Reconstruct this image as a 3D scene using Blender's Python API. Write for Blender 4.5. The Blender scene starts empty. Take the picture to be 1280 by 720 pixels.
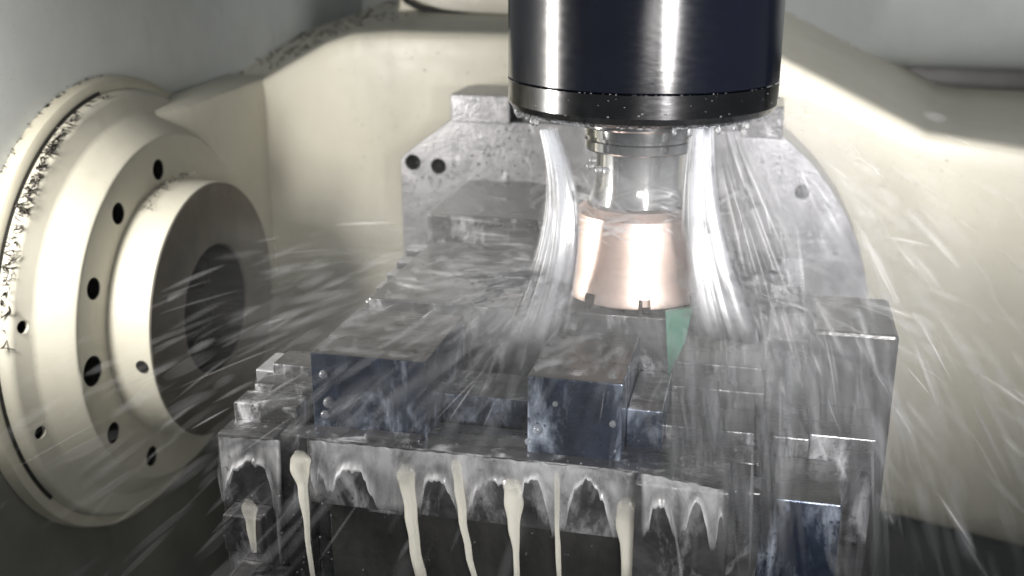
import bpy, bmesh, math, random
from mathutils import Vector, Matrix
R = math.radians
random.seed(7)
rnd = random.random
def U(a, b): return a + (b - a) * random.random()
S = bpy.context.scene
COL = S.collection

# ------------------------------------------------------------------ camera
FPX, PITCH, YAW = 1400.0, 18.0, 13.0
CAM = Vector((0, 0, 1.4))
cam = bpy.data.cameras.new('camera'); camo = bpy.data.objects.new('camera', cam); COL.objects.link(camo)
camo.location = CAM; camo.rotation_euler = (R(90 - PITCH), 0, R(YAW))
cam.sensor_width = 36; cam.lens = 36 * FPX / 1280; cam.clip_start = .02; cam.clip_end = 50
S.camera = camo
cam.dof.use_dof = True; cam.dof.focus_distance = .80; cam.dof.aperture_fstop = 5.6
S.render.resolution_x, S.render.resolution_y = 1280, 720
# ------------------------------------------------------------------ world, lamps, exposure
W = bpy.data.worlds.new('World'); S.world = W; W.use_nodes = True
bg = W.node_tree.nodes['Background']; bg.inputs[0].default_value = (.80, .85, .90, 1); bg.inputs[1].default_value = .125
def area(name, loc, aim, sx, sy, energy, col, spread=180):
    l = bpy.data.lights.new(name, 'AREA'); l.shape = 'RECTANGLE'; l.size = sx; l.size_y = sy
    l.energy = energy; l.color = col; l.spread = R(spread)
    o = bpy.data.objects.new(name, l); COL.objects.link(o); o.location = loc
    d = (Vector(aim) - Vector(loc)).normalized()
    o.rotation_euler = d.to_track_quat('-Z', 'Y').to_euler()
    return o
area('machine_lamp_left', (-.62, .62, 1.27), (-.15, .95, 1.22), .06, .20, 4.0, (1, .96, .90))
area('machine_lamp_front', (.235, .155, 1.385), (.05, 1.25, 1.33), .06, .30, 2.5, (1, .97, .95), 64)
area('added_fill_low', (.06, .02, 1.28), (-.15, .70, 1.02), .16, .08, .32, (1, .97, .93), 52)  # added fill light near the camera, brightens the front of the work
S.view_settings.view_transform = 'Standard'; S.view_settings.look = 'None'
S.view_settings.exposure = 0.0; S.view_settings.gamma = 1
S.render.engine = 'CYCLES'
cy = S.cycles
cy.use_denoising = True; cy.transparent_max_bounces = 24; cy.max_bounces = 6; cy.adaptive_threshold = .04; cy.volume_bounces = 1
cy.sample_clamp_indirect = 4; cy.volume_step_rate = 3.0; cy.volume_max_steps = 40

# ------------------------------------------------------------------ pixel helpers (pixel of the photo -> point on a plane)
_cy, _sy, _cp, _sp = math.cos(R(YAW)), math.sin(R(YAW)), math.cos(R(PITCH)), math.sin(R(PITCH))
FW = Vector((-_sy * _cp, _cy * _cp, -_sp)); RT = Vector((_cy, _sy, 0)); UP = RT.cross(FW)
def ray(px, py): return FW + RT * ((px - 640) / FPX) - UP * ((py - 360) / FPX)
def oy(px, py, Y): d = ray(px, py); return CAM + d * ((Y - CAM.y) / d.y)
def oz(px, py, Z): d = ray(px, py); return CAM + d * ((Z - CAM.z) / d.z)
def ox(px, py, X): d = ray(px, py); return CAM + d * ((X - CAM.x) / d.x)

# ------------------------------------------------------------------ mesh helpers
class MB:
    def __init__(s): s.v = []; s.f = []; s.a = []
    def add(s, vs, fs, alpha=None):
        n = len(s.v); s.v += [Vector(p) for p in vs]; s.f += [tuple(i + n for i in f) for f in fs]
        if alpha is not None: s.a += alpha
        return s
    def box(s, x0, x1, y0, y1, z0, z1):
        vs = [(x, y, z) for z in (z0, z1) for y in (y0, y1) for x in (x0, x1)]
        return s.add(vs, [(0, 2, 3, 1), (4, 5, 7, 6), (0, 1, 5, 4), (2, 6, 7, 3), (0, 4, 6, 2), (1, 3, 7, 5)])
    def lathe(s, prof, c, axis='z', n=64, a0=0, a1=360):
        full = abs(a1 - a0) >= 360; m = n if full else n + 1; vs = []; fs = []
        for i in range(m):
            t = R(a0 + (a1 - a0) * i / n)
            for (h, r) in prof:
                if axis == 'z': vs.append((c[0] + r * math.cos(t), c[1] + r * math.sin(t), h))
                elif axis == 'x': vs.append((h, c[1] - r * math.cos(t), c[2] + r * math.sin(t)))
                else: vs.append((c[0] + r * math.cos(t), h, c[2] + r * math.sin(t)))
        k = len(prof)
        for i in range(n):
            j = (i + 1) % m
            for q in range(k - 1): fs.append((i * k + q, j * k + q, j * k + q + 1, i * k + q + 1))
        return s.add(vs, fs)
    def prism(s, pts, d):            # pts: 3-D outline, extruded by vector d
        n = len(pts); d = Vector(d); vs = [Vector(p) for p in pts] + [Vector(p) + d for p in pts]
        fs = [tuple(range(n - 1, -1, -1)), tuple(range(n, 2 * n))] + [(i, (i + 1) % n, n + (i + 1) % n, n + i) for i in range(n)]
        return s.add(vs, fs)
    def tube(s, pts, rad, n=4, alpha=None, flat=1.0):
        pts = [Vector(p) for p in pts]; k = len(pts); vs = []; al = []
        for i, p in enumerate(pts):
            t = (pts[min(i + 1, k - 1)] - pts[max(i - 1, 0)]).normalized()
            u = t.cross(Vector((.13, -1, .21))).normalized(); w = t.cross(u)
            for j in range(n):
                q = 2 * math.pi * (j + .5) / n
                vs.append(p + u * rad[i] * math.cos(q) + w * rad[i] * flat * math.sin(q))
                if alpha: al.append(alpha[i])
        fs = [(i * n + j, i * n + (j + 1) % n, (i + 1) * n + (j + 1) % n, (i + 1) * n + j) for i in range(k - 1) for j in range(n)]
        fs += [tuple(range(n - 1, -1, -1)), tuple((k - 1) * n + j for j in range(n))]
        return s.add(vs, fs, al if alpha else None)
    def soft(s, pts, rad, alpha, flat=.22):
        """a flattened rope of water whose thin edges thin out"""
        pts = [Vector(p) for p in pts]; k = len(pts); vs = []; al = []
        prof_ = ((-1, 0, 0), (-.55, -.8, .62), (0, -1, 1), (.55, -.8, .62), (1, 0, 0), (.55, .8, .62), (0, 1, 1), (-.55, .8, .62))
        for i, p in enumerate(pts):
            t = (pts[min(i + 1, k - 1)] - pts[max(i - 1, 0)]).normalized()
            u = t.cross(Vector((.18, -1, .3))).normalized(); w = t.cross(u)
            for a, b, c in prof_: vs.append(p + u * rad[i] * a + w * rad[i] * flat * b); al.append(alpha[i] * c)
        fs = [(i * 8 + j, i * 8 + (j + 1) % 8, (i + 1) * 8 + (j + 1) % 8, (i + 1) * 8 + j) for i in range(k - 1) for j in range(8)]
        return s.add(vs, fs, al)
    def ball(s, c, r, sq=1.0, n=8, m=5, alpha=None):
        c = Vector(c); vs = [c + Vector((0, 0, r * sq))]
        for i in range(1, m):
            p = math.pi * i / m
            for j in range(n):
                q = 2 * math.pi * j / n; vs.append(c + Vector((r * math.sin(p) * math.cos(q), r * math.sin(p) * math.sin(q), r * sq * math.cos(p))))
        vs.append(c - Vector((0, 0, r * sq))); L = len(vs) - 1; fs = []
        for j in range(n):
            fs.append((0, 1 + j, 1 + (j + 1) % n)); b = 1 + (m - 2) * n; fs.append((L, b + (j + 1) % n, b + j))
            for i in range(m - 2):
                a = 1 + i * n; fs.append((a + j, a + n + j, a + n + (j + 1) % n, a + (j + 1) % n))
        return s.add(vs, fs, [alpha] * len(vs) if alpha is not None else None)
def origin(p):
    o = Vector((0, 0, 0))
    while p is not None: o += p.location; p = p.parent
    return o
def obj(name, mb, mat, parent=None, smooth=False, bevel=0, fix=True, ang=40):
    me = bpy.data.meshes.new(name); off = origin(parent)
    me.from_pydata([v - off for v in mb.v], [], mb.f); 
    if fix:
        b = bmesh.new(); b.from_mesh(me); bmesh.ops.remove_doubles(b, verts=b.verts, dist=1e-6); bmesh.ops.recalc_face_normals(b, faces=b.faces); b.to_mesh(me); b.free()
    if mb.a:
        at = me.attributes.new('opacity', 'FLOAT', 'POINT'); at.data.foreach_set('value', mb.a)
    me.materials.append(mat); me.update()
    o = bpy.data.objects.new(name, me); COL.objects.link(o); o.parent = parent
    if smooth:
        me.shade_smooth() if hasattr(me, 'shade_smooth') else None
        if ang: me.set_sharp_from_angle(angle=R(ang))
    if bevel:
        m = o.modifiers.new('edge', 'BEVEL'); m.width = bevel; m.segments = 2; m.limit_method = 'ANGLE'; m.angle_limit = R(40)
    return o
def tag(o, label=None, cat=None, group=None, kind=None):
    for k, v in (('label', label), ('category', cat), ('group', group), ('kind', kind)):
        if v: o[k] = v
    return o
def thing(name, loc, label, cat, group=None):
    o = bpy.data.objects.new(name, None); COL.objects.link(o); o.location = loc; o.empty_display_size = .05
    return tag(o, label, cat, group)
def carve(o, cutters):               # cut real holes into a mesh, cutters are removed again
    tmp = []
    off = origin(o)
    for mb in cutters:
        me = bpy.data.meshes.new('cut'); me.from_pydata(mb.v, [], mb.f)
        b = bmesh.new(); b.from_mesh(me); bmesh.ops.remove_doubles(b, verts=b.verts, dist=1e-6); bmesh.ops.recalc_face_normals(b, faces=b.faces); b.to_mesh(me); b.free()
        c = bpy.data.objects.new('cut', me); COL.objects.link(c); tmp.append(c)
        m = o.modifiers.new('cut', 'BOOLEAN'); m.object = c; m.operation = 'DIFFERENCE'; m.solver = 'EXACT'
    bpy.context.view_layer.update()
    dg = bpy.context.evaluated_depsgraph_get()
    me = bpy.data.meshes.new_from_object(o.evaluated_get(dg))
    o.modifiers.clear(); o.data = me
    for c in tmp: bpy.data.objects.remove(c, do_unlink=True)
    me.set_sharp_from_angle(angle=R(35))

# ------------------------------------------------------------------ materials
class NT:
    def __init__(s, name):
        s.m = bpy.data.materials.new(name); s.m.use_nodes = True; s.t = s.m.node_tree; s.b = s.t.nodes.get('Principled BSDF'); s.out = s.t.nodes['Material Output']
        s.co = s.n('ShaderNodeTexCoord').outputs['Object']
    def n(s, typ, **k):
        x = s.t.nodes.new(typ)
        for a, v in k.items():
            if a in x.inputs.keys(): x.inputs[a].default_value = v
            else: setattr(x, a, v)
        return x
    def l(s, a, b): s.t.links.new(a, b)
    def scaled(s, sc, rot=(0, 0, 0)):
        m = s.n('ShaderNodeMapping'); m.inputs['Scale'].default_value = sc; m.inputs['Rotation'].default_value = rot; s.l(s.co, m.inputs[0]); return m.outputs[0]
    def noise(s, scale, detail=4, rough=.6, co=None, dist=0):
        x = s.n('ShaderNodeTexNoise'); x.inputs['Scale'].default_value = scale; x.inputs['Detail'].default_value = detail; x.inputs['Roughness'].default_value = rough; x.inputs['Distortion'].default_value = dist
        s.l(co or s.co, x.inputs['Vector']); return x.outputs['Fac']
    def voro(s, scale, co=None, feature='F1'):
        x = s.n('ShaderNodeTexVoronoi', feature=feature); x.inputs['Scale'].default_value = scale; s.l(co or s.co, x.inputs['Vector']); return x.outputs['Distance']
    def ramp(s, fac, stops):
        r = s.n('ShaderNodeValToRGB'); e = r.color_ramp.elements
        while len(e) < len(stops): e.new(.5)
        for i, (p, c) in enumerate(stops):
            e[i].position = p; e[i].color = (c, c, c, 1) if isinstance(c, (int, float)) else (*c, 1)
        s.l(fac, r.inputs[0]); return r.outputs[0]
    def mix(s, fac, a, b):
        x = s.n('ShaderNodeMix', data_type='RGBA'); 
        for i, v in ((0, fac), (6, a), (7, b)):
            if isinstance(v, (int, float)): x.inputs[i].default_value = v
            elif isinstance(v, tuple): x.inputs[i].default_value = (*v, 1)
            else: s.l(v, x.inputs[i])
        return x.outputs[2]
    def math(s, op, a, b=0.0):
        x = s.n('ShaderNodeMath', operation=op)
        for i, v in ((0, a), (1, b)):
            if isinstance(v, (int, float)): x.inputs[i].default_value = v
            else: s.l(v, x.inputs[i])
        return x.outputs[0]
    def set(s, **k):
        for a, v in k.items():
            i = s.b.inputs[a.replace('_', ' ')]
            if isinstance(v, (int, float)): i.default_value = v
            elif isinstance(v, tuple): i.default_value = (*v, 1)
            else: s.l(v, i)
        return s
    def bump(s, h, strength=.3, dist=.001):
        x = s.n('ShaderNodeBump'); x.inputs['Strength'].default_value = strength; x.inputs['Distance'].default_value = dist
        s.l(h, x.inputs['Height']); s.l(x.outputs[0], s.b.inputs['Normal']); return s
def paint(name, col, col2, rough=.38):
    t = NT(name); a = t.noise(9, 5, .6); f = t.ramp(a, [(.35, 0.0), (.72, 1.0)])
    sp = t.ramp(t.noise(230, 2, .5), [(.70, 0.0), (.74, 1.0)])
    c = t.mix(f, col, col2); c = t.mix(t.math('MULTIPLY', sp, .35), c, tuple(x * .55 for x in col2))
    run = t.ramp(t.noise(1, 5, .65, t.scaled((26, 26, 5)), .5), [(.52, 0.0), (.75, 1.0)])
    blot = t.ramp(t.noise(5, 6, .7, dist=1.2), [(.50, 0.0), (.66, 1.0)])
    c = t.mix(t.math('MULTIPLY', t.math('MULTIPLY', run, blot), .45), c, tuple(x * .55 for x in col2))
    t.set(Base_Color=c, Roughness=t.math('ADD', t.math('MULTIPLY', t.noise(40, 3), .25), rough - .12))
    t.bump(t.noise(160, 3), .12, .0006); return t.m
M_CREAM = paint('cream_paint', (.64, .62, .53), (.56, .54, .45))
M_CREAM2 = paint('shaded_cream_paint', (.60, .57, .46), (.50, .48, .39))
M_GREY = paint('grey_sheet_paint', (.50, .52, .51), (.43, .45, .45), .45)
M_PANEL = paint('light_grey_panel_paint', (.74, .77, .76), (.64, .67, .67), .5)
M_LOWSHADE = paint('shade_toned_lower_panel', (.20, .20, .18), (.13, .13, .12), .45)  # panel colour darkened to carry the shade below the housing
M_COVER = paint('mid_grey_cover_paint', (.36, .38, .38), (.30, .32, .32), .45)
M_DARKBACK = paint('dark_back_sheet', (.10, .10, .095), (.06, .06, .058), .4)  # darker sheet colour for the right part of the back wall
def foamy(name, base, base2, metal, rough, foam_lo, foam_hi, foam_col=(.62, .63, .66), streak=(1, 1, 1), fscale=38):
    t = NT(name)
    st = t.noise(1, 5, .65, t.scaled(streak), .4)
    c = t.mix(t.ramp(st, [(.32, 0.0), (.68, 1.0)]), base, base2)
    fm = t.ramp(t.noise(fscale, 6, .66, t.scaled((1, 1, .42)), .5), [(foam_lo, 0.0), (foam_hi, 1.0)])
    ho = t.ramp(t.voro(170), [(.10, 0.25), (.26, 1.0)])
    fm = t.math('MULTIPLY', fm, ho)
    c = t.mix(fm, c, foam_col)
    t.set(Base_Color=c, Metallic=t.math('MULTIPLY', t.math('SUBTRACT', 1.0, fm), metal),
          Roughness=t.math('ADD', t.math('MULTIPLY', st, .22), rough - .1))
    t.bump(t.math('ADD', t.math('MULTIPLY', fm, .7), t.noise(220, 3)), .4, .0010); return t.m
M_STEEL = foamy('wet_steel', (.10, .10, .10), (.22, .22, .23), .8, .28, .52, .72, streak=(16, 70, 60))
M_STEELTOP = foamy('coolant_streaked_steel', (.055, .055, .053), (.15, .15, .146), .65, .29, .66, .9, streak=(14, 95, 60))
M_FOAMSTEEL = foamy('foam_covered_steel', (.05, .05, .055), (.16, .16, .165), .6, .32, .50, .68, (.42, .42, .44), streak=(40, 40, 40), fscale=30)
M_DARKSTEEL = foamy('dark_wet_steel', (.045, .045, .045), (.085, .085, .085), .5, .30, .66, .9, (.3, .3, .32), streak=(30, 30, 18), fscale=20)
M_BLUE = foamy('dark_blue_wet_steel', (.022, .030, .055), (.075, .098, .150), .7, .22, .50, .70, (.46, .52, .62), streak=(60, 60, 28), fscale=26)
M_PLATE = foamy('bright_wet_plate', (.32, .32, .34), (.48, .48, .50), .5, .34, .58, .8, (.8, .8, .84), streak=(40, 40, 40), fscale=60)
def metal(name, col, rough, mt=1.0, bump=.1, bscale=(60, 60, 900), col2=None):
    t = NT(name); n_ = t.noise(1, 3, .6, t.scaled(bscale))
    c = t.mix(t.ramp(t.noise(30, 4), [(.35, 0.0), (.7, 1.0)]), col, col2 or tuple(x * .7 for x in col))
    t.set(Base_Color=c, Metallic=mt, Roughness=t.math('ADD', t.math('MULTIPLY', n_, rough * .5), rough * .75)); t.bump(n_, bump, .0004); return t.m
M_NAVY = metal('navy_gloss_coating', (.003, .004, .009), .17, 0, .10, (90, 90, 260))
M_NAVY.node_tree.nodes['Principled BSDF'].inputs['Specular IOR Level'].default_value = .9
M_BAND = metal('dark_polished_steel', (.16, .16, .165), .16, 1, .12, (60, 60, 200))
M_CHROME = metal('chrome', (.62, .62, .62), .12, 1, .05)
M_COPPER = metal('copper_tinted_cutter_steel', (.94, .77, .69), .42, .8, .08, (30, 30, 700), (.82, .64, .56))
M_HUBFACE = metal('brushed_hub_face', (.21, .195, .17), .45, .35, .2, (60, 900, 60))
M_DARK = metal('dark_recess_steel', (.035, .034, .033), .5, .3)
M_BORE = metal('dark_bore', (.022, .021, .02), .9, 0)  # near-black base and low specular keep the bore dark
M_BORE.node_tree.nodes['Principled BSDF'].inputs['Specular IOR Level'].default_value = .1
M_RUBBER = metal('black_gasket', (.02, .02, .02), .6, 0)
M_SWARF = metal('dark_metal_chips', (.06, .055, .05), .35, .8)
def flat(name, col, rough=.4, **k):
    t = NT(name); n_ = t.noise(60, 4); t.set(Base_Color=t.mix(n_, tuple(x * .85 for x in col), tuple(min(1, x * 1.1) for x in col)), Roughness=rough, **k); return t.m
M_GREEN = flat('green_film', (.085, .20, .15), .3)
M_INSERT = flat('dark_carbide', (.10, .085, .07), .35, Metallic=.7)
def water(name, col, scale=1.0, gloss=.12, ragged=None, trans=.5):
    t = NT(name); t.t.nodes.remove(t.b)
    d = t.n('ShaderNodeBsdfDiffuse'); d.inputs[0].default_value = (*col, 1)
    tr = t.n('ShaderNodeBsdfTranslucent'); tr.inputs[0].default_value = (*col, 1)
    g = t.n('ShaderNodeBsdfGlossy'); g.inputs[0].default_value = (1, 1, 1, 1); g.inputs[1].default_value = .2
    m1 = t.n('ShaderNodeMixShader'); m1.inputs[0].default_value = trans; t.l(d.outputs[0], m1.inputs[1]); t.l(tr.outputs[0], m1.inputs[2])
    m2 = t.n('ShaderNodeMixShader'); m2.inputs[0].default_value = gloss; t.l(m1.outputs[0], m2.inputs[1]); t.l(g.outputs[0], m2.inputs[2])
    T = t.n('ShaderNodeBsdfTransparent'); at = t.n('ShaderNodeAttribute', attribute_name='opacity')
    m3 = t.n('ShaderNodeMixShader'); op = t.math('MULTIPLY', at.outputs['Fac'], scale)
    if ragged: op = t.math('MULTIPLY', op, t.ramp(t.noise(1, 5, .65, t.scaled((48, 48, 18)), .6), [(ragged - .06, .25), (ragged + .2, 1.0)]))
    t.l(op, m3.inputs[0])
    t.l(T.outputs[0], m3.inputs[1]); t.l(m2.outputs[0], m3.inputs[2]); t.l(m3.outputs[0], t.out.inputs[0]); return t.m
M_SPRAY = water('white_water_spray', (.76, .78, .82), 1.0, .05)
M_JET = water('white_coolant_jet_water', (.92, .94, .98), 1.0, .16)
M_FOAM = water('milky_coolant_foam', (.82, .83, .86), 1.0, .10, .38, .15)
M_CREAMFOAM = water('creamy_coolant_foam', (.92, .905, .82), 1.0, .08, None, .12)
def drop_mat():
    t = NT('clear_white_droplets'); t.set(Base_Color=(.9, .92, .95), Roughness=.08); t.b.inputs['Transmission Weight'].default_value = .88; t.b.inputs['IOR'].default_value = 1.33; return t.m
M_DROP = drop_mat()

# ------------------------------------------------------------------ the chamber (setting)
def panel(name, mb, mat, bevel=0): return tag(obj(name, mb, mat, None, bevel=bevel), kind='structure')
panel('back_wall', MB().box(-.66, -.143, 1.76, 1.80, .3, 2.2), M_GREY, .002)
panel('back_wall', MB().box(-.137, 1.2, 1.752, 1.80, .3, 2.2), M_DARKBACK, .002)
zc = oy(1200, 60, 1.60).z
cv = [(1.60, 2.1), (1.60, zc + .03)] + [(1.66 - .06 * math.cos(R(a)), zc + .03 - .06 * math.sin(R(a))) for a in range(15, 91, 15)] + [(1.74, zc - .03)]
xl = oy(968, 10, 1.6).x
panel('back_cover', MB().add([(x, y, z) for x in (xl, 1.15) for y, z in cv], [(k, k + 1, len(cv) + k + 1, len(cv) + k) for k in range(len(cv) - 1)]), M_COVER)
for p_ in bpy.data.objects['back_cover'].data.polygons: p_.use_smooth = True
bpy.data.objects['back_cover'].modifiers.new('sheet', 'SOLIDIFY').thickness = .004
side = tag(obj('side_wall', MB().box(-.70, -.655, .10, 1.7595, .952, 2.2), M_PANEL), kind='structure')
panel('side_wall', MB().box(-.70, -.657, .10, 1.7595, .3, .9495), M_LOWSHADE, .002)  # lower piece split off, its shade is put into the paint
panel('floor', MB().box(-1.2, 1.3, -.6, 1.9, .46, .50), M_GREY)

# ------------------------------------------------------------------ cream casting behind the work
YF = 1.25
casting = thing('machine_casting', (-.15, YF, .70), 'broad cream painted cradle casting with sloped upper edge behind the workpiece', 'machine casting')
prof = [(-.656, 1.215), (-.635, 1.216), (-.615, 1.217), (-.60, 1.221), (-.585, 1.229), (-.56, 1.243), (-.513, 1.268), (-.480, 1.279), (-.43, 1.283), (-.289, 1.283), (-.10, 1.286), (-.045, 1.286), (.006, 1.265), (.164, 1.189), (.20, 1.184), (.261, 1.176), (.52, 1.145)]
back = [(-.656, 1.256), (-.65, 1.257), (-.642, 1.26), (-.634, 1.263), (-.62, 1.267), (-.60, 1.273), (-.57, 1.284), (-.54, 1.297), (-.48, 1.306), (-.289, 1.306), (-.10, 1.310), (-.04, 1.312), (.012, 1.292), (.222, 1.189), (.25, 1.186), (.34, 1.184), (.62, 1.18)]
bot = .772
n = len(prof)
mb = MB(); rows = []
def row(ps): rows.append([Vector(p) for p in ps])
row([(x, YF + .16, bot - .05 - .16 * max(0, x)) for x, z in prof])
row([(x, YF + .05, bot - .035 - .16 * max(0, x)) for x, z in prof])
row([(x, YF + .012, bot - .012 - .16 * max(0, x)) for x, z in prof])
row([(x, YF, bot + .02 - .16 * max(0, x)) for x, z in prof])
row([(x, YF, z - .03) for x, z in prof])
row([(x, YF, z - .009) for x, z in prof])
row([(x, YF + .002, z - .003) for x, z in prof])
row([(x, YF + .007, z) for x, z in prof])
for u in (.05, .12): row([(a[0] + (b[0] - a[0]) * u, YF + .007 + ((1.55 if i < 9 else 1.65) - YF) * u, a[1] + (b[1] - a[1]) * u) for i, (a, b) in enumerate(zip(prof, back))])
row([(a[0] * .5 + b[0] * .5, 1.40 if i < 9 else 1.45, a[1] * .5 + b[1] * .5) for i, (a, b) in enumerate(zip(prof, back))])
row([(b[0], 1.55 if i < 9 else 1.65, b[1]) for i, b in enumerate(back)])
row([(b[0], 1.56 if i < 9 else 1.66, b[1] - .3) for i, b in enumerate(back)])
vs = [p for r_ in rows for p in r_]
mb.add(vs, [(i * n + j, i * n + j + 1, (i + 1) * n + j + 1, (i + 1) * n + j) for i in range(len(rows) - 1) for j in range(n - 1)])
obj('front_body', mb, M_CREAM, casting, smooth=True, ang=50)
T = [(-.624, 1.005, 1.213), (-.598, 1.09, 1.219), (-.5935, 1.275, 1.2265), (-.5935, 1.275, .96), (-.598, 1.10, 1.06), (-.624, 1.005, 1.13)]
arm = obj('bearing_arm', MB().add(T + [(-.656, y, z) for x, y, z in T], [(0, 1, 4, 5), (1, 2, 3, 4), (6, 11, 10, 7), (7, 10, 9, 8)] + [(k, (k + 1) % 6, 6 + (k + 1) % 6, 6 + k) for k in range(6)]), M_CREAM, casting, bevel=.010, smooth=True)
cp_ = [oy(*q, 1.40) for q in ((500, -12), (508, 2), (522, 9), (550, 16), (590, 20), (632, 22), (680, 22), (740, 20), (800, 16))]
cp_ = [bz for k in range(len(cp_) - 1) for bz in (cp_[k], cp_[k].lerp(cp_[k + 1], .5))] + [cp_[-1]]
tag(obj('cable', MB().tube(cp_, [.0035] * len(cp_), 8), M_RUBBER, None, smooth=True), 'thin dark cable lying along the top of the cream casting behind the spindle', 'cable')
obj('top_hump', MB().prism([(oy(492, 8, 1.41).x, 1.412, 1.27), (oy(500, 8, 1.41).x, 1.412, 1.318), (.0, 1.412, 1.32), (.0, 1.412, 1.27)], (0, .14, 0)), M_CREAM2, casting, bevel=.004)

# ------------------------------------------------------------------ trunnion bearing housing, flange, hub
HC = (0, 1.003, 1.020)
hub = thing('trunnion_bearing', (-.62, HC[1], HC[2] - .22), 'round cream bearing housing with bolt holes and a dark hollow hub facing the work', 'bearing housing')
FX = -.59
bolts = []
for k, (px, py, r_) in enumerate([(198, 212, .0105), (148, 267, .0105), (117, 361, .0105), (116, 464, .0145), (142, 541, .0105), (190, 570, .0105)]):
    p = ox(px, py, FX); bolts.append((p.y, p.z, r_))
fl = obj('flange', MB().lathe([(-.66, .0695), (-.66, .222), (-.632, .222), (-.628, .2185), (-.6255, .2155), (-.6215, .2005), (-.6165, .1965), (-.5965, .1825), (-.5925, .179), (FX, .177), (FX, .0695), (-.66, .0695)], HC, 'x', 128), M_CREAM, hub, smooth=True)
cut = [MB().lathe([(FX + .02, 0), (FX + .02, r_), (FX - .035, r_), (FX - .035, 0)], (0, y, z), 'x', 28) for y, z, r_ in bolts]
small = []
for px, py in ((20, 411), (43, 551)):
    for k in range(800):
        q = CAM + ray(px, py) * (.6 + k * .001); r_ = math.hypot(q.y - HC[1], q.z - HC[2])
        if q.x < -.622 and r_ < .224: break
    f_ = .2075 / math.hypot(q.y - HC[1], q.z - HC[2]); small.append(Vector((-.6235, HC[1] + (q.y - HC[1]) * f_, HC[2] + (q.z - HC[2]) * f_)))
cut += [MB().lathe([(p.x + .03, 0), (p.x + .03, .006), (p.x - .014, .006), (p.x - .014, 0)], (0, p.y, p.z), 'x', 20) for p in small]
carve(fl, cut)
fl.data.set_sharp_from_angle(angle=R(62)); fl.modifiers.new('normals', 'WEIGHTED_NORMAL').keep_sharp = True
carve(arm, [MB().lathe([(FX + .03, 0), (FX + .03, r_ + .001), (FX - .04, r_ + .001), (FX - .04, 0)], (0, y, z), 'x', 28) for y, z, r_ in bolts[:1]])
for y, z, r_ in bolts:
    h = obj('bolt_hole', MB().lathe([(FX - .001, r_ + .0006), (FX - .001, r_ - .0004), (FX - .0345, r_ - .0004), (FX - .0345, 0)], (0, y, z), 'x', 28), M_DARK, hub, smooth=True)
    obj('bolt_head', MB().lathe([(FX - .034, r_ * .8), (FX - .022, r_ * .8), (FX - .021, r_ * .72), (FX - .021, r_ * .38), (FX - .028, r_ * .34), (FX - .028, 0)], (0, y, z), 'x', 20), M_DARK, h, smooth=True)
for p in small:
    obj('screw_hole', MB().lathe([(p.x - .0015, .0057), (p.x - .0137, .0057), (p.x - .0137, 0)], (0, p.y, p.z), 'x', 20), M_DARK, hub, smooth=True)
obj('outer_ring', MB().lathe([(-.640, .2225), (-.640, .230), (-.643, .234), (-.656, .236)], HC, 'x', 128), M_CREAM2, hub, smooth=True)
obj('seal_gap', MB().lathe([(-.6385, .2222), (-.6392, .2262)], HC, 'x', 96, -38, 84), M_RUBBER, hub)
rim = obj('hub_rim', MB().lathe([(FX - .002, .1325), (FX + .003, .1325), (-.549, .1325), (-.5465, .1315), (-.5465, .1), (FX - .01, .1)], HC, 'x', 128), M_CREAM, hub, smooth=True)
hp = oy(178, 458, 1.0); best = None
for k in range(400):                 # where the ray of the set screw meets the rim cylinder
    t = .7 + k * .001; q = CAM + ray(178, 458) * t
    if math.hypot(q.y - HC[1], q.z - HC[2]) <= .1328: best = q; break
d = Vector((0, best.y - HC[1], best.z - HC[2])).normalized()
obj('set_screw', MB().tube([best - d * .004, best + d * .0012, best + d * .0013], [.0062, .0062, .004], 16), M_DARK, hub, smooth=True)
obj('hub_face', MB().lathe([(-.5462, .1312), (-.5452, .1305), (-.5452, .0685), (-.5467, .067), (-.549, .067)], HC, 'x', 128), M_HUBFACE, hub, smooth=True)
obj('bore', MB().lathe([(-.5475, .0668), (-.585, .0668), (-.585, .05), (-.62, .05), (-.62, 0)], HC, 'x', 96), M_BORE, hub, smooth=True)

# ------------------------------------------------------------------ spindle and tool
AX, AY = -.095, .843
spin = thing('spindle', (AX, AY, 1.268), 'dark navy cylindrical spindle with a polished steel nose ring hanging over the cutter', 'spindle')
obj('spindle_body', MB().lathe([(1.75, .0), (1.75, .1), (1.2935, .1), (1.2925, .0992)], (AX, AY, 0), 'z', 128), M_NAVY, spin, smooth=True, ang=20)
nose = obj('nose_ring', MB().lathe([(1.2924, .0985), (1.2918, .1001), (1.276, .1001), (1.2715, .0975), (1.2685, .093), (1.268, .090), (1.268, .056), (1.272, .055), (1.272, 0)], (AX, AY, 0), 'z', 128), M_BAND, spin, smooth=True, ang=20)
J1 = oy(686, 162, .80); J2 = oy(878, 158, .80); J3 = oy(905, 150, .82)
for J in (J1, J2, J3):
    obj('coolant_nozzle', MB().lathe([(1.2655, .003), (1.2655, .006), (1.2695, .0066)], (J.x, J.y, 0), 'z', 16), M_BAND, spin, smooth=True)
tool = thing('face_mill', (AX, AY, 1.127), 'copper coloured face mill cutter in a chrome holder under the navy spindle', 'milling cutter')
obj('tool_holder', MB().lathe([(1.2705, .05), (1.259, .05), (1.2575, .0485), (1.2572, .042), (1.250, .042), (1.2492, .040), (1.247, .040), (1.2462, .042), (1.240, .042), (1.2385, .0405), (1.2375, .034), (1.214, .034), (1.205, .0355), (1.1985, .038)], (AX, AY, 0), 'z', 96), M_CHROME, tool, smooth=True, ang=25)
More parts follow.
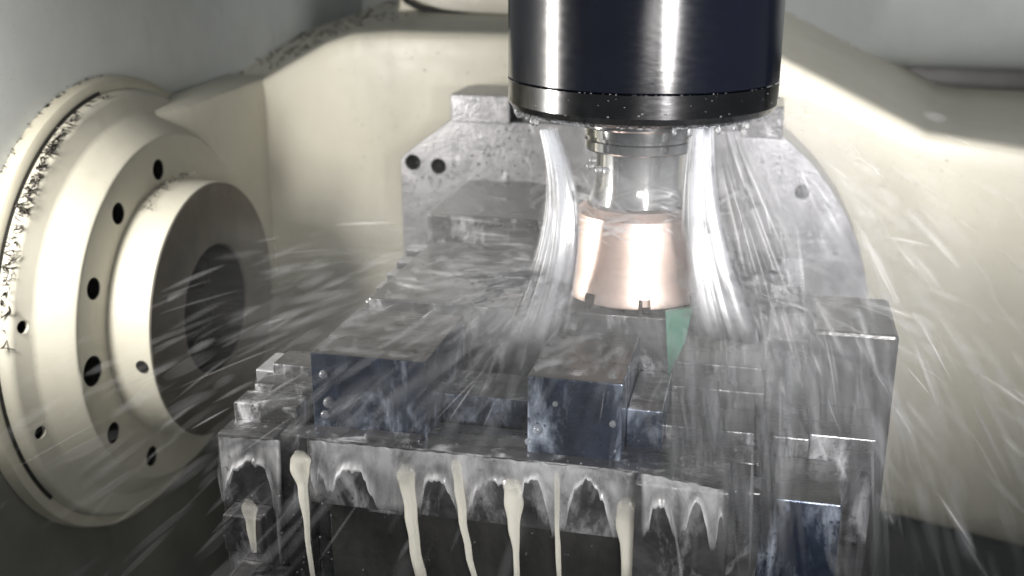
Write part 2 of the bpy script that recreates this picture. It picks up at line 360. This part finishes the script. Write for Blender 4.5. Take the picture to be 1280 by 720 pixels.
cb = obj('cutter_body', MB().lathe([(1.196, .0), (1.196, .0395), (1.1905, .0470), (1.186, .0482), (1.166, .0505), (1.146, .0528), (1.1345, .0548), (1.1305, .0562), (1.1275, .0562), (1.1265, .0548), (1.1265, 0)], (AX, AY, 0), 'z', 96), M_COPPER, tool, smooth=True, ang=25)
pk = []
for k in range(8):
    m_ = MB().box(.0485, .066, -.0042, .0050, 1.120, 1.1345); a = R(45 * k + 14)
    pk.append(MB().add([(AX + v.x * math.cos(a) - v.y * math.sin(a), AY + v.x * math.sin(a) + v.y * math.cos(a), v.z) for v in m_.v], m_.f))
carve(cb, pk)
ins = MB().box(.0490, .0563, -.0040, -.0012, 1.1213, 1.1330)
im = None
for k in range(8):
    if im is None:
        im = obj('insert', MB().add([(v.x + AX, v.y + AY, v.z) for v in ins.v], ins.f), M_INSERT, tool, bevel=.0006); o = im
    else: o = im.copy(); COL.objects.link(o); o.parent = tool
    o.rotation_euler.z = R(45 * k + 14)
obj('cutter_seat', MB().lathe([(1.1266, .048), (1.1220, .046), (1.1220, 0)], (AX, AY, 0), 'z', 64), M_DARK, tool, smooth=True)

# ------------------------------------------------------------------ rotary face plate with lugs
PY = 1.17
plate = thing('rotary_plate', (-.14, PY, .80), 'bright wet steel plate with a round right edge standing behind the workpiece', 'face plate')
pts = [(-.398, .86), (-.397, 1.152), (-.392, 1.158), (-.339, 1.197)]
pts += [(-.14 + .256 * math.cos(R(a)), .99 + .256 * math.sin(R(a))) for a in range(54, -31, -4)]
pl = obj('disc', MB().prism([(x, PY, z) for x, z in pts], (0, .065, 0)), M_PLATE, plate)
hs = [(oy(548, 208, PY), .0085), (oy(516, 203, PY), .0085), (oy(1003, 240, PY), .0075), (oy(590, 335, PY), .007)]
carve(pl, [MB().lathe([(PY - .02, 0), (PY - .02, r_), (PY + .03, r_), (PY + .03, 0)], (p.x, 0, p.z), 'y', 24) for p, r_ in hs])
mo = pl.modifiers.new('edge', 'BEVEL'); mo.width = .0015; mo.segments = 2; mo.limit_method = 'ANGLE'; mo.angle_limit = R(40)
for p, r_ in hs:
    obj('plate_hole', MB().lathe([(PY + .0015, r_ - .0003), (PY + .0295, r_ - .0003), (PY + .0295, 0)], (p.x, 0, p.z), 'y', 24), M_DARK, plate, smooth=True)
obj('lug', MB().box(-.338, -.272, PY - .003, PY + .07, 1.1955, 1.2255), M_PLATE, plate, bevel=.0012)
obj('lug', MB().box(-.268, -.030, PY + .015, PY + .07, 1.1955, 1.2205), M_STEEL, plate, bevel=.0012)
obj('lug', MB().box(-.028, .0135, PY - .003, PY + .07, 1.1915, 1.2235), M_STEEL, plate, bevel=.0012)
obj('stub_shaft', MB().lathe([(PY + .064, .16), (1.26, .16)], (-.14, 0, .99), 'y', 64), M_STEEL, plate, smooth=True)

# ------------------------------------------------------------------ stepped steel workpiece
wk = thing('workpiece', (-.15, .90, .78), 'wet grey steel workpiece of stepped blocks and posts under the milling cutter', 'workpiece')
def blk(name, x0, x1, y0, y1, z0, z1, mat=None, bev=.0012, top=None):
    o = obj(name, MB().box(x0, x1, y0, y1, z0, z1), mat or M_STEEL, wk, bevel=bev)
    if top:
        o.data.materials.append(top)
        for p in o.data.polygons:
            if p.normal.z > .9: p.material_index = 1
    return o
blk('core_block', -.318, .02, .712, 1.165, .78, .995, M_STEEL)
blk('core_block', -.316, -.052, .80, 1.164, .995, 1.050, M_STEEL)
blk('front_bar', -.309, -.0095, .68, .726, .997, 1.050, M_FOAMSTEEL, top=M_STEEL)
blk('lower_face', -.300, -.012, .694, .7125, .80, .9955, M_DARKSTEEL)
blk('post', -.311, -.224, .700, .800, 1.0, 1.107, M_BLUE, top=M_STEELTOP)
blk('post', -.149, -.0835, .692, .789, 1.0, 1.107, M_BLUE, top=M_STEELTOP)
blk('low_block', -.224, -.150, .742, .790, .99, 1.066, M_BLUE, top=M_STEEL)
blk('low_block', -.268, -.226, .688, .699, .99, 1.052, M_STEEL)
blk('low_block', -.083, -.058, .716, .789, .99, 1.079, M_BLUE, top=M_STEEL)
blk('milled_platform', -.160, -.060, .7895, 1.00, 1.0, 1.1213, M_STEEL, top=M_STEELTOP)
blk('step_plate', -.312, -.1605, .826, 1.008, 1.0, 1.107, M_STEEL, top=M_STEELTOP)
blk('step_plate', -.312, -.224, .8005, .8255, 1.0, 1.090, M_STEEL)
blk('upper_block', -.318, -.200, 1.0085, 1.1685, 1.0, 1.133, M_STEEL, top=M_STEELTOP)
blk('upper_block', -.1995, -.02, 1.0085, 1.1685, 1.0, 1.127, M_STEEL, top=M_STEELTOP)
# the left stair of clamping steps
blk('stair_block', -.384, -.3395, .690, .716, .86, 1.0405, M_FOAMSTEEL, top=M_STEEL)
blk('stair_block', -.3395, -.318, .700, .7245, .90, 1.0395, M_STEEL)
blk('stair_block', -.3835, -.332, .7165, .742, .86, 1.0535, M_STEEL, top=M_STEEL)
blk('stair_block', -.378, -.328, .7425, .768, .86, 1.0585, M_STEEL)
blk('stair_block', -.374, -.320, .7685, .800, .86, 1.066, M_STEEL, top=M_STEELTOP)
blk('stair_block', -.400, -.3745, .790, .83, .90, 1.050, M_PLATE)
for k in range(8):
    y0 = .8005 + k * .0262; z1 = 1.072 + .0045 * k
    blk('rack_tooth', -.3375 + .0008 * k, -.3125, y0, y0 + .0185, .98, z1, M_STEEL, top=M_PLATE)
blk('rack_base', -.334, -.3135, .8002, 1.012, .90, 1.058, M_STEEL)
blk('side_foot', -.374, -.343, .668, .6895, .955, .985, M_FOAMSTEEL)
blk('side_foot', -.372, -.330, .664, .6895, .90, .935, M_FOAMSTEEL)
# the right stair, descending toward the front
for (y0, y1, z1) in ((.800, .86, 1.084), (.782, .7995, 1.0715), (.7405, .7815, 1.058), (.7105, .740, 1.0495)):
    blk('stair_block', -.0585, .010, y0, y1, .99, z1, M_STEEL, top=M_STEELTOP if z1 > 1.05 else None)
blk('stair_block', -.069, -.0085, .655, .6795, .95, 1.054, M_FOAMSTEEL, top=M_STEEL)
blk('stair_block', -.0088, .012, .684, .7102, .95, 1.041, M_STEEL)
blk('corner_block', .012, .064, .690, .756, .86, 1.0355, M_BLUE, top=M_STEELTOP)
blk('corner_block', .0435, .0895, .757, .8105, .84, 1.054, M_STEEL, top=M_STEELTOP)
blk('corner_block', .042, .1035, .811, .90, .84, 1.1135, M_DARKSTEEL, .003, top=M_STEELTOP)
blk('tie_block', .011, .0433, .7565, .90, .9, 1.050, M_STEEL)
blk('tie_block', .0105, .0415, .86, 1.1, .9, 1.085, M_STEEL)
gp = [oy(832, 388, .7875), oy(866, 384, .7875), oy(857, 425, .7875), oy(836, 468, .7875)]
g = obj('green_strip', MB().prism([p - Vector((0, .003, 0)) for p in gp], (0, .0045, 0)), M_GREEN, wk); g['label'] = 'green strip beside the milled platform'
# screw heads on the core block face
# ------------------------------------------------------------------ coolant: foam drips hanging from the front bar
def loft(stations, depth=.45, n=10, seed=0, al=1.0, blend=0.0):
    """stations: (px, py, half-width in px, Y plane); an uneven lens-shaped body running down"""
    rr = random.Random(seed); vs = []; fs = []; A = []
    st = []
    for i in range(len(stations) - 1):
        for k in range(5):
            t = k / 5; t2 = t * t * (3 - 2 * t)
            a, b = stations[i], stations[i + 1]
            st.append((a[0] + (b[0] - a[0]) * t2, a[1] + (b[1] - a[1]) * t, a[2] + (b[2] - a[2]) * t2, a[3] + (b[3] - a[3]) * t))
    st.append(stations[-1])
    for i, (px, py, w, Y) in enumerate(st):
        c = oy(px, py, Y); hw = (oy(px + 1, py, Y) - oy(px, py, Y)).length * w * (1 + .05 * math.sin(i * .8 + seed * 2) + .07 * math.sin(i * .37 + seed))
        dd = min(hw * depth, .006); c = c + Vector((hw * .10 * math.sin(i * .5 + seed), 0, 0))
        for j in range(n):
            q = 2 * math.pi * j / n
            vs.append(c + Vector((hw * math.cos(q), -dd * math.sin(q) * rr.uniform(.9, 1.1), 0))); A.append(al if not isinstance(al, (list, tuple)) else (al[0] + (al[1] - al[0]) * i / (len(st) - 1)) * (.10 + .90 * abs(math.sin(q)) ** .8) * min(1, (i + 1) / (1 + 17 * blend), (len(st) - i) / 4))
    k = len(st)
    fs = [(i * n + j, i * n + (j + 1) % n, (i + 1) * n + (j + 1) % n, (i + 1) * n + j) for i in range(k - 1) for j in range(n)]
    fs += [tuple(range(n - 1, -1, -1)), tuple((k - 1) * n + j for j in range(n))]
    return MB().add(vs, fs, A)
Yd = .6765
DG = 'creamy foam drips hanging from the front edge'
drips = [
 ('thin cream drip at the left end of the front edge beside the stepped column', [(375, 576, 17, Yd), (376, 590, 16, Yd), (378, 612, 8, Yd - .002), (384, 660, 4, Yd - .004), (392, 735, 3.5, Yd - .006)], .95),
 ('broad cream drip under the left dark blue post', [(508, 592, 16, Yd), (509, 606, 15, Yd), (513, 640, 9, Yd - .002), (519, 680, 8, Yd - .004), (528, 735, 9, Yd - .006)], .9),
 ('cream drip between the two dark blue posts, second from the broad one', [(571, 582, 9, Yd), (573, 606, 9, Yd), (578, 645, 6, Yd - .002), (586, 690, 5, Yd - .004), (595, 735, 5, Yd - .006)], .9),
 ('golf tee shaped cream drip just left of the central post', [(641, 610, 17, Yd), (641, 626, 16, Yd), (643, 655, 9, Yd - .002), (645, 690, 5, Yd - .004), (646, 735, 5, Yd - .006)], .97),
 ('narrow white drip below the middle of the central post', [(696, 600, 5, Yd), (696, 650, 4, Yd), (698, 690, 4, Yd - .004), (699, 735, 4, Yd - .006)], .8),
 ('fat cream drip at the right corner of the central post', [(785, 634, 20, Yd), (785, 650, 20, Yd), (785, 680, 13, Yd - .003), (783, 735, 9, Yd - .006)], .95),
 ('short white drip on the foot of the left stepped column', [(311, 636, 13, .664), (314, 655, 8, .664), (317, 690, 5, .6635)], .9),
]
for i, (lab, st, al) in enumerate(drips):
    st = [(a_, b_, w_ * (.74 if k_ < 2 else .86), y_) for k_, (a_, b_, w_, y_) in enumerate(st)]
    st = [(st[0][0], st[0][1] - 12, st[0][2] * .55, st[0][3] + .001)] + st
    tag(obj('coolant_drip', loft(st, .35, 14, i, (al, al * .85), .45 if 'tee' in lab or 'left end' in lab else .9), M_CREAMFOAM, None, smooth=True, fix=False, ang=0), lab, 'drip', DG)
def film(name, edge, top, Y, label, seed, thick=.0022):
    """a sheet of foam clinging to a front face: scalloped lower edge with a thicker bead"""
    rr = random.Random(seed); xs_ = []; x = edge[0][0]
    while x <= edge[-1][0]: xs_.append(x); x += 2.5
    def low(x):
        for (a, ya), (b, yb) in zip(edge, edge[1:]):
            if a <= x <= b:
                t = (x - a) / (b - a); t = t * t * (3 - 2 * t); return ya + (yb - ya) * t
        return edge[-1][1]
    vs = []; A = []; m = 14; n_ = len(xs_)
    for side_ in (0, 1):
        for i, x in enumerate(xs_):
            yt, yb = top(x), low(x) + rr.uniform(-1, 1) + 2.2 * math.sin(x * .31 + seed) + 1.6 * math.sin(x * .83); ex = min(1, i / 2, (n_ - 1 - i) / 2)
            for k in range(m):
                u = k / (m - 1); p = oy(x, yt + (yb - yt) * u, Y)
                bead = math.exp(-((u - .9) / .10) ** 2); body = .30 + .3 * math.sin(x * .11 + 3 * u + seed) * math.sin(x * .043 + 7 * u) + (1.1 + .5 * math.sin(x * .09 + seed) * math.sin(x * .23)) * math.exp(-(u / .1) ** 2) + .35 * math.exp(-(u / .18) ** 2)
                d = thick * max(.12, body + bead * 1.0) * (0 if k == m - 1 else 1)
                tip = max(0, min(1, (yb - yt - 58) / 22)); d *= 1 - .6 * tip * u
                vs.append(p + Vector((0, -d if side_ == 0 else .0004, 0)))
                A.append(max(.10, .72 + .2 * math.exp(-(u / .2) ** 2) + .25 * bead - .30 * math.exp(-((u - .55) / .2) ** 2)) * ex * (.25 if k == m - 1 else 1) * (1 if side_ == 0 else 0) * (1 - .85 * tip * u ** 2))
    fs = []
    o_ = n_ * m
    for i in range(n_ - 1):
        for k in range(m - 1):
            a = i * m + k; fs.append((a, a + 1, a + m + 1, a + m)); fs.append((o_ + a, o_ + a + m, o_ + a + m + 1, o_ + a + 1))
    mb = MB().add(vs, fs, A)
    return tag(obj(name, mb, M_FOAM, None, smooth=True, fix=False, ang=0), label, 'foam', 'foam films clinging to the steel front')
def arches(x0, x1, lows, holes):
    """lower edge of a film: lows = [(x, y)] hanging tips, holes = [(xa, xb, y)] round bare arches between them"""
    e = []
    for xa, xb, y in holes:
        w = xb - xa; k1, k2 = .08 + .09 * math.sin(xa * 1.7), .12 * math.sin(xa * 2.9); e += [(xa, y + 30 + 200 * k2 * k2), (xa + (.10 + k1 * .4) * w, y + 11 + 30 * k2), (xa + (.26 + k1) * w, y + 3 + 12 * k2), (xa + (.5 + k2) * w, y), (xa + (.76 + k2 * .5) * w, y + 4 - 14 * k2), (xa + .91 * w, y + 13 - 20 * k2), (xb, y + 27)]
    return sorted(e + lows)
film('foam_film', arches(386, 798, [(386, 560), (391, 606), (474, 640), (490, 643), (512, 640), (577, 662), (645, 632), (692, 674), (706, 662), (768, 672), (786, 664), (798, 640)],
     [(396, 408, 590), (416, 462, 588), (528, 566, 600), (590, 638, 603), (652, 680, 597), (714, 752, 600)]),
     lambda x: 547 + (x - 385) * .098, .6795, 'long grey foam film with scalloped lower edge below the dark blue posts', 3)
film('foam_film', arches(801, 908, [(801, 655), (804, 672), (843, 672), (848, 676), (853, 668), (888, 690), (892, 694), (908, 655)], [(812, 838, 632), (859, 882, 629), (897, 906, 642)]),
     lambda x: 588 + (x - 800) * .2, .6545, 'grey foam film with thin runnels on the right front step', 5)
film('foam_film', arches(273, 355, [(273, 590), (279, 630), (345, 650), (350, 712), (355, 690)], [(286, 338, 578)]),
     lambda x: 543 + (x - 272) * .06, .6895, 'pale foam film on the front of the stepped column', 9)

# ------------------------------------------------------------------ coolant jets
def bezier(ps, t):
    ps = [Vector(p) for p in ps]
    while len(ps) > 1: ps = [a.lerp(b, t) for a, b in zip(ps, ps[1:])]
    return ps[0]
def jet(name, ps, w0, w1, label, k=230, al=.5):
    mb = MB()
    for i in range(k):
        a = U(0, 6.283); s_ = math.sqrt(rnd()); t0 = max(0, U(-.25, .75)); t1 = min(1, t0 + U(.25, .6)); pts = []; rad = []; A = []
        th = U(.0012, .0034)
        for q in range(9):
            u = q / 8; t = t0 + (t1 - t0) * u; c = bezier(ps, t); w = (w0 + (w1 - w0) * t ** 1.7) * s_
            pts.append(c + Vector((w * math.cos(a), w * .8 * math.sin(a), U(-1, 1) * .0003))); rad.append(th * (1 + t))
            e = math.sin(math.pi * min(1, max(0, u if t0 > 0 else .5 + u / 2))) ** .7
            A.append(al * e * (1 - .7 * t ** 1.5))
        mb.soft(pts, [x * 1.5 for x in rad], A)
    return tag(obj(name, mb, M_JET, None, smooth=True, fix=False, ang=0), label, 'water jet', 'white coolant jets from the spindle nose')
jet('coolant_jet', [J1, oy(698, 200, .79), oy(717, 262, .782), oy(700, 330, .778), oy(668, 425, .775)], .0042, .018, 'bending white coolant jet on the left side of the copper cutter', 240, .48)
jet('coolant_jet', [J2, oy(876, 210, .79), oy(872, 270, .782), oy(882, 330, .778), oy(912, 425, .775)], .0060, .020, 'wide white coolant jet running past the right side of the copper cutter', 220, .38)
jet('coolant_jet', [J3, oy(905, 185, .83), oy(935, 260, .83), oy(975, 380, .82), oy(1000, 480, .80)], .012, .046, 'thin fanning coolant jet right of the wide one, toward the stepped blocks', 46, .03)

# ------------------------------------------------------------------ spray: water flung from the cutter and the nozzles
def streak(mb, p, v, T, th, al, g=9.8, seg=6):
    pts = []; rad = []; A = []
    for q in range(seg + 1):
        u = q / seg; t = T * u; pts.append(p + v * t + Vector((0, 0, -.5 * g * t * t)))
        e = math.sin(math.pi * (.06 + .88 * u)); rad.append(th * (.35 + .65 * e)); A.append(al * e)
    if rnd() < .06: mb.tube(pts, [x * .7 for x in rad], 4, [x * .6 for x in A])
    else:
        w_ = U(1.8, 5.5); o_ = U(.09, .27); mb.soft(pts, [x * w_ for x in rad], [x * o_ for x in A])
spray = MB(); 
def after(p, v, t): return p + v * t + Vector((0, 0, -4.9 * t * t)), v + Vector((0, 0, -9.8 * t))
def fling(n_, angs, sp, vz, z0, tmax, T, th, al, ymin=.30):
    k = 0
    while k < n_:
        a = R(random.gauss(*angs)); r0 = .059
        p = Vector((AX + r0 * math.cos(a), AY + r0 * math.sin(a), U(*z0))); s_ = U(*sp)
        v = Vector((math.cos(a) * s_, math.sin(a) * s_, U(*vz)))
        p2, v2 = after(p, v, U(0, tmax))
        if p2.z < .62 or p2.y > 1.2 or p2.y < ymin or p2.x < -.62: k += .2; continue
        streak(spray, p2, v2, U(*T), U(*th), U(*al)); k += 1
fling(250, (185, 34), (1.8, 3.4), (-.5, .35), (1.128, 1.17), .22, (.010, .028), (.0004, .0011), (.10, .34))      # over the hub and steps
fling(240, (215, 26), (1.2, 2.6), (-.6, .3), (1.128, 1.16), .14, (.008, .022), (.0005, .0013), (.12, .36))       # toward the front left
fling(110, (270, 30), (.8, 1.8), (-.2, .3), (1.128, 1.15), .10, (.008, .02), (.0004, .0010), (.08, .26), .55)
fling(150, (-8, 36), (1.4, 2.6), (-.5, .4), (1.13, 1.18), .22, (.010, .024), (.0005, .0014), (.12, .34))
def nozzle_spray(n_, src, vx, vy, vz, tmax, T, th, al):
    for k in range(n_):
        p = Vector(src) + Vector((U(-.02, .02), U(-.02, .02), U(-.01, .01))); v = Vector((U(*vx), U(*vy), U(*vz)))
        p2, v2 = after(p, v, tmax * rnd() ** .7)
        if p2.y > 1.22 or p2.z < .6: continue
        streak(spray, p2, v2, U(*T), U(*th), U(*al))
nozzle_spray(260, oy(960, 165, .84), (.25, 1.7), (-.7, .7), (-1.7, -.4), .20, (.010, .030), (.0006, .0018), (.14, .42))
nozzle_spray(110, oy(960, 150, .84), (.4, 1.8), (.0, .9), (-.5, .35), .16, (.008, .02), (.0005, .0013), (.12, .34))
# sheets of water running over the flat tops, in thin ropes
for k in range(170):
    zt, xr, yr = random.choice([(1.1078, (-.305, -.17), (.83, 1.0)), (1.1338, (-.31, -.21), (1.012, 1.16)), (1.1078, (-.305, -.23), (.705, .795)), (1.1078, (-.145, -.09), (.70, .785)), (1.1078, (-.30, -.17), (.83, .93))])
    x, y = U(*xr), U(*yr); a = math.atan2(y - AY, x - AX) + U(-.35, .35); L = U(.012, .05)
    pts = [Vector((min(max(x + math.cos(a) * L * u + .002 * math.sin(9 * u + k), xr[0]), xr[1]), min(max(y + math.sin(a) * L * u, yr[0]), yr[1]), zt + U(0, .0012))) for u in (0, .2, .4, .6, .8, 1)]
    spray.soft(pts, [.0012, .0028, .004, .004, .0028, .0012], [x_ * U(.03, .11) for x_ in (.2, .7, 1, 1, .7, .2)])
# splash crown at the foot of the left jet, fanning out to the front left
F0 = oy(706, 372, .785)
for k in range(380):
    a = R(random.gauss(212, 26)); s_ = U(.5, 2.0)
    v = Vector((math.cos(a) * s_, math.sin(a) * s_ * .8, U(-.3, .55))); p2, v2 = after(F0 + Vector((U(-.015, .012), U(-.01, .01), U(0, .025))), v, .11 * rnd() ** 1.3)
    if p2.z < 1.0 or p2.y < .5: continue
    streak(spray, p2, v2, U(.010, .026), U(.0005, .0015), U(.14, .40))
F1 = oy(880, 385, .785)
for k in range(300):
    a = R(random.gauss(-40, 40)); s_ = U(.4, 1.6)
    v = Vector((math.cos(a) * s_, math.sin(a) * s_ * .7, U(-.2, .5))); p2, v2 = after(F1 + Vector((U(-.02, .03), U(-.01, .01), U(0, .04))), v, .13 * rnd() ** 1.2)
    if p2.z < .93 or p2.y < .5: continue
    streak(spray, p2, v2, U(.010, .026), U(.0006, .0016), U(.10, .34))
# water swirling round the holder above the cutter, and falling veils in front of the right blocks
for k in range(120):
    a0 = U(0, 6.283); r0 = U(.03, .075); z = U(1.188, 1.225) - (r0 - .03) * .3; da = U(.4, 1.1)
    pts = [Vector((AX + (r0 + .012 * u) * math.cos(a0 + da * u), AY + (r0 + .012 * u) * math.sin(a0 + da * u), z + .004 * math.sin(5 * u + k))) for u in (0, .17, .33, .5, .67, .83, 1)]
    th = U(.0005, .0016); al = U(.06, .22)
    spray.soft(pts, [2.2 * th * q for q in (.4, .8, 1, 1, 1, .8, .4)], [al * q for q in (.2, .7, 1, 1, 1, .7, .2)])
for k in range(300):
    px = random.choice([U(835, 960), U(940, 1110)]); py = U(400, 640); p = oy(px, py, U(.64, .70) if px < 1000 else U(.70, .80))
    streak(spray, p, Vector((U(-.02, .25), 0, U(-1.2, -.5))), U(.03, .08), U(.0006, .0020), U(.08, .30))
tag(obj('water_spray', spray, M_SPRAY, None, smooth=True, fix=False, ang=0), 'white streaks of coolant spray flung out from the cutter', 'water spray', None, 'stuff')

# droplets: flung, on the plate and wall, hanging from the nose ring
dr = MB()
for k in range(120):                                   # speckle on the casting wall
    p = oy(U(420, 660) if rnd() < .6 else U(960, 1260), U(60, 320), YF); z_ok = p.z < 1.26 - max(0, p.x) * .45
    if z_ok: dr.ball((p.x, YF - .0002, p.z), U(.0005, .0014), 1, 6, 4)
for k in range(380):                                   # beads on the face plate
    a = U(0, 1); p = oy(U(505, 700), U(150, 310), PY) if a < .75 else oy(U(930, 1075), U(150, 400), PY)
    if -.395 < p.x and p.z < 1.19 and (p.x + .395) + (1.155 - p.z) > .02 and math.hypot(p.x + .14, p.z - .99) < .25 or p.x < -.2 and p.z < 1.15:
        dr.ball((p.x, PY - .0003, p.z), U(.0006, .0019), 1, 6, 4)
for k in range(240):                                   # beads round the nose ring
    a = R(U(180, 360)); z = random.choice([1.2922, 1.2695, 1.2690, 1.2690, U(1.270, 1.291)]); r_ = .1 if z > 1.275 else .0955
    dr.ball((AX + r_ * math.cos(a), AY + r_ * math.sin(a), z), U(.0004, .0012) if z < 1.28 else U(.0003, .0007), .7, 7, 5)
for k in range(12):                                    # drops about to fall
    a = R(U(190, 350)); r_ = .091; s_ = U(.0012, .0024)
    dr.ball((AX + r_ * math.cos(a), AY + r_ * math.sin(a), 1.267 - s_ * .7), s_, 1.5, 8, 6)
for q in ((647, 139), (649, 142)): dr.ball(oy(*q, .80), .0030, 1.2, 8, 6)
for q in ((738, 207), (748, 212), (757, 213), (741, 200)): dr.ball(oy(*q, .80), .0034, .8, 10, 7)
for q, Y, r_ in (((672, 537), .689, .004), ((404, 468), .697, .0032), ((411, 503), .697, .0042), ((406, 518), .697, .003), ((694, 505), .689, .002), ((766, 530), .689, .0025), ((660, 552), .689, .0025)): dr.ball(oy(*q, Y), r_, 1, 12, 8)
for k in range(90):                                   # bubbles and specks on the dark front faces
    px, py = U(275, 900), U(550, 715); Y = .688 if px < 356 else (.679 if py < 630 else .6935)
    dr.ball(oy(px, py, Y), U(.0003, .0011), 1, 6, 4)
tag(obj('water_droplets', dr, M_DROP, None, smooth=True, fix=False, ang=0), 'clear water beads clinging to the steel, wall and nose ring', 'droplets', None, 'stuff')

# ------------------------------------------------------------------ swarf: dark chips caught on the housing and ledge
sw = MB()
def curl(c, L, r_, k):
    d = Vector((U(-1, 1), U(-1, 1), U(-.5, .5))).normalized(); e = Vector((U(-1, 1), U(-1, 1), U(-1, 1))).normalized()
    sw.tube([Vector(c) + d * L * (u - .5) + e * L * .3 * math.sin(3.1 * u + k) for u in (0, .33, .66, 1)], [r_ * .6, r_, r_, r_ * .5], 4)
for k in range(210):
    a = random.gauss(48, 12) if rnd() < .6 else U(12, 70); r_ = .2215 + abs(random.gauss(0, .0018))
    curl((-.631 + U(-.003, .004), HC[1] - r_ * math.cos(R(a)), HC[2] + r_ * math.sin(R(a))), U(.003, .013), U(.0003, .0010), k)
for k in range(120):
    a = U(25, 92); r_ = .2365; curl((-.654 + U(-.004, .002), HC[1] - r_ * math.cos(R(a)), HC[2] + r_ * math.sin(R(a))), U(.002, .007), U(.0002, .0006), k)
for k in range(60):
    a = U(60, 100); r_ = .1375; curl((FX + .012 + U(-.004, .006), HC[1] - r_ * math.cos(R(a)), HC[2] + r_ * math.sin(R(a))), U(.002, .008), U(.0002, .0005), k)
for k in range(190):                                   # on the sloping ledge of the casting
    i = random.choice([0, 2, 4, 5, 6, 7]); u = U(.15, .9); w_ = rnd()
    A_ = Vector((prof[i][0], YF + .01, prof[i][1])).lerp(Vector((prof[i + 1][0], YF + .01, prof[i + 1][1])), w_)
    B_ = Vector((back[i][0], 1.55, back[i][1])).lerp(Vector((back[i + 1][0], 1.55, back[i + 1][1])), w_)
    c = A_.lerp(B_, u); curl((c.x, c.y, c.z + .001), U(.004, .018), U(.0003, .0009), k)
tag(obj('swarf', sw, M_SWARF, None, fix=False), 'dark curled metal chips stuck along the cream housing and ledge', 'metal chips', None, 'stuff')

# ------------------------------------------------------------------ mist of coolant round the cutter
def mist(name, c, rad, dens, label, k=11):
    """air full of fine coolant, in soft rays that spread from the cutter"""
    t = NT('coolant_mist_air'); t.t.nodes.remove(t.b)
    v = t.n('ShaderNodeVolumePrincipled'); v.inputs['Color'].default_value = (.93, .95, .98, 1); v.inputs['Anisotropy'].default_value = .1
    nrm = t.n('ShaderNodeVectorMath', operation='NORMALIZE'); t.l(t.co, nrm.inputs[0])
    ln = t.n('ShaderNodeVectorMath', operation='LENGTH'); t.l(t.co, ln.inputs[0])
    sc = t.n('ShaderNodeVectorMath', operation='SCALE'); t.l(nrm.outputs[0], sc.inputs[0]); t.l(t.math('ADD', t.math('MULTIPLY', ln.outputs['Value'], 9.0), k), sc.inputs['Scale'])
    rays = t.ramp(t.noise(1, 3, .6, sc.outputs[0], .25), [(.40, 0.0), (.72, 1.0)])
    puff = t.ramp(t.noise(13, 2, .5), [(.3, .25), (.7, 1.0)])
    gr = t.n('ShaderNodeVectorMath', operation='LENGTH'); t.l(t.scaled(tuple(1 / r_ for r_ in rad)), gr.inputs[0])
    fall = t.ramp(gr.outputs['Value'], [(.12, 1.0), (.45, .35), (.98, 0.0)])
    t.l(t.math('MULTIPLY', t.math('MULTIPLY', t.math('MULTIPLY', t.math('ADD', rays, .10), puff), fall), dens), v.inputs['Density']); t.l(v.outputs[0], t.out.inputs['Volume'])
    m_ = MB().ball((0, 0, 0), 1, 1, 24, 14); m_.v = [Vector((p.x * rad[0], p.y * rad[1], p.z * rad[2])) for p in m_.v]
    o = obj(name, m_, t.m, None, smooth=True); o.location = c
    return tag(o, label, 'mist', None, 'stuff')
mist('coolant_mist', (AX - .01, AY - .03, 1.125), (.37, .30, .14), 6, 'pale coolant mist spreading in soft rays round the cutter')
mist('coolant_mist', oy(915, 235, .86), (.115, .10, .105), 30, 'dense white mist right of the wide coolant jet', 14)
mist('coolant_mist', oy(690, 385, .80), (.12, .10, .05), 14, 'low white mist at the foot of the left coolant jet', 14)
mist('coolant_mist', oy(1000, 430, .74), (.13, .10, .16), 9, 'thin falling mist over the stepped blocks under the right hand spray', 12)
mist('coolant_mist', oy(812, 232, .79), (.085, .08, .045), 26, 'milky mist wrapped round the chrome tool holder above the cutter', 14)
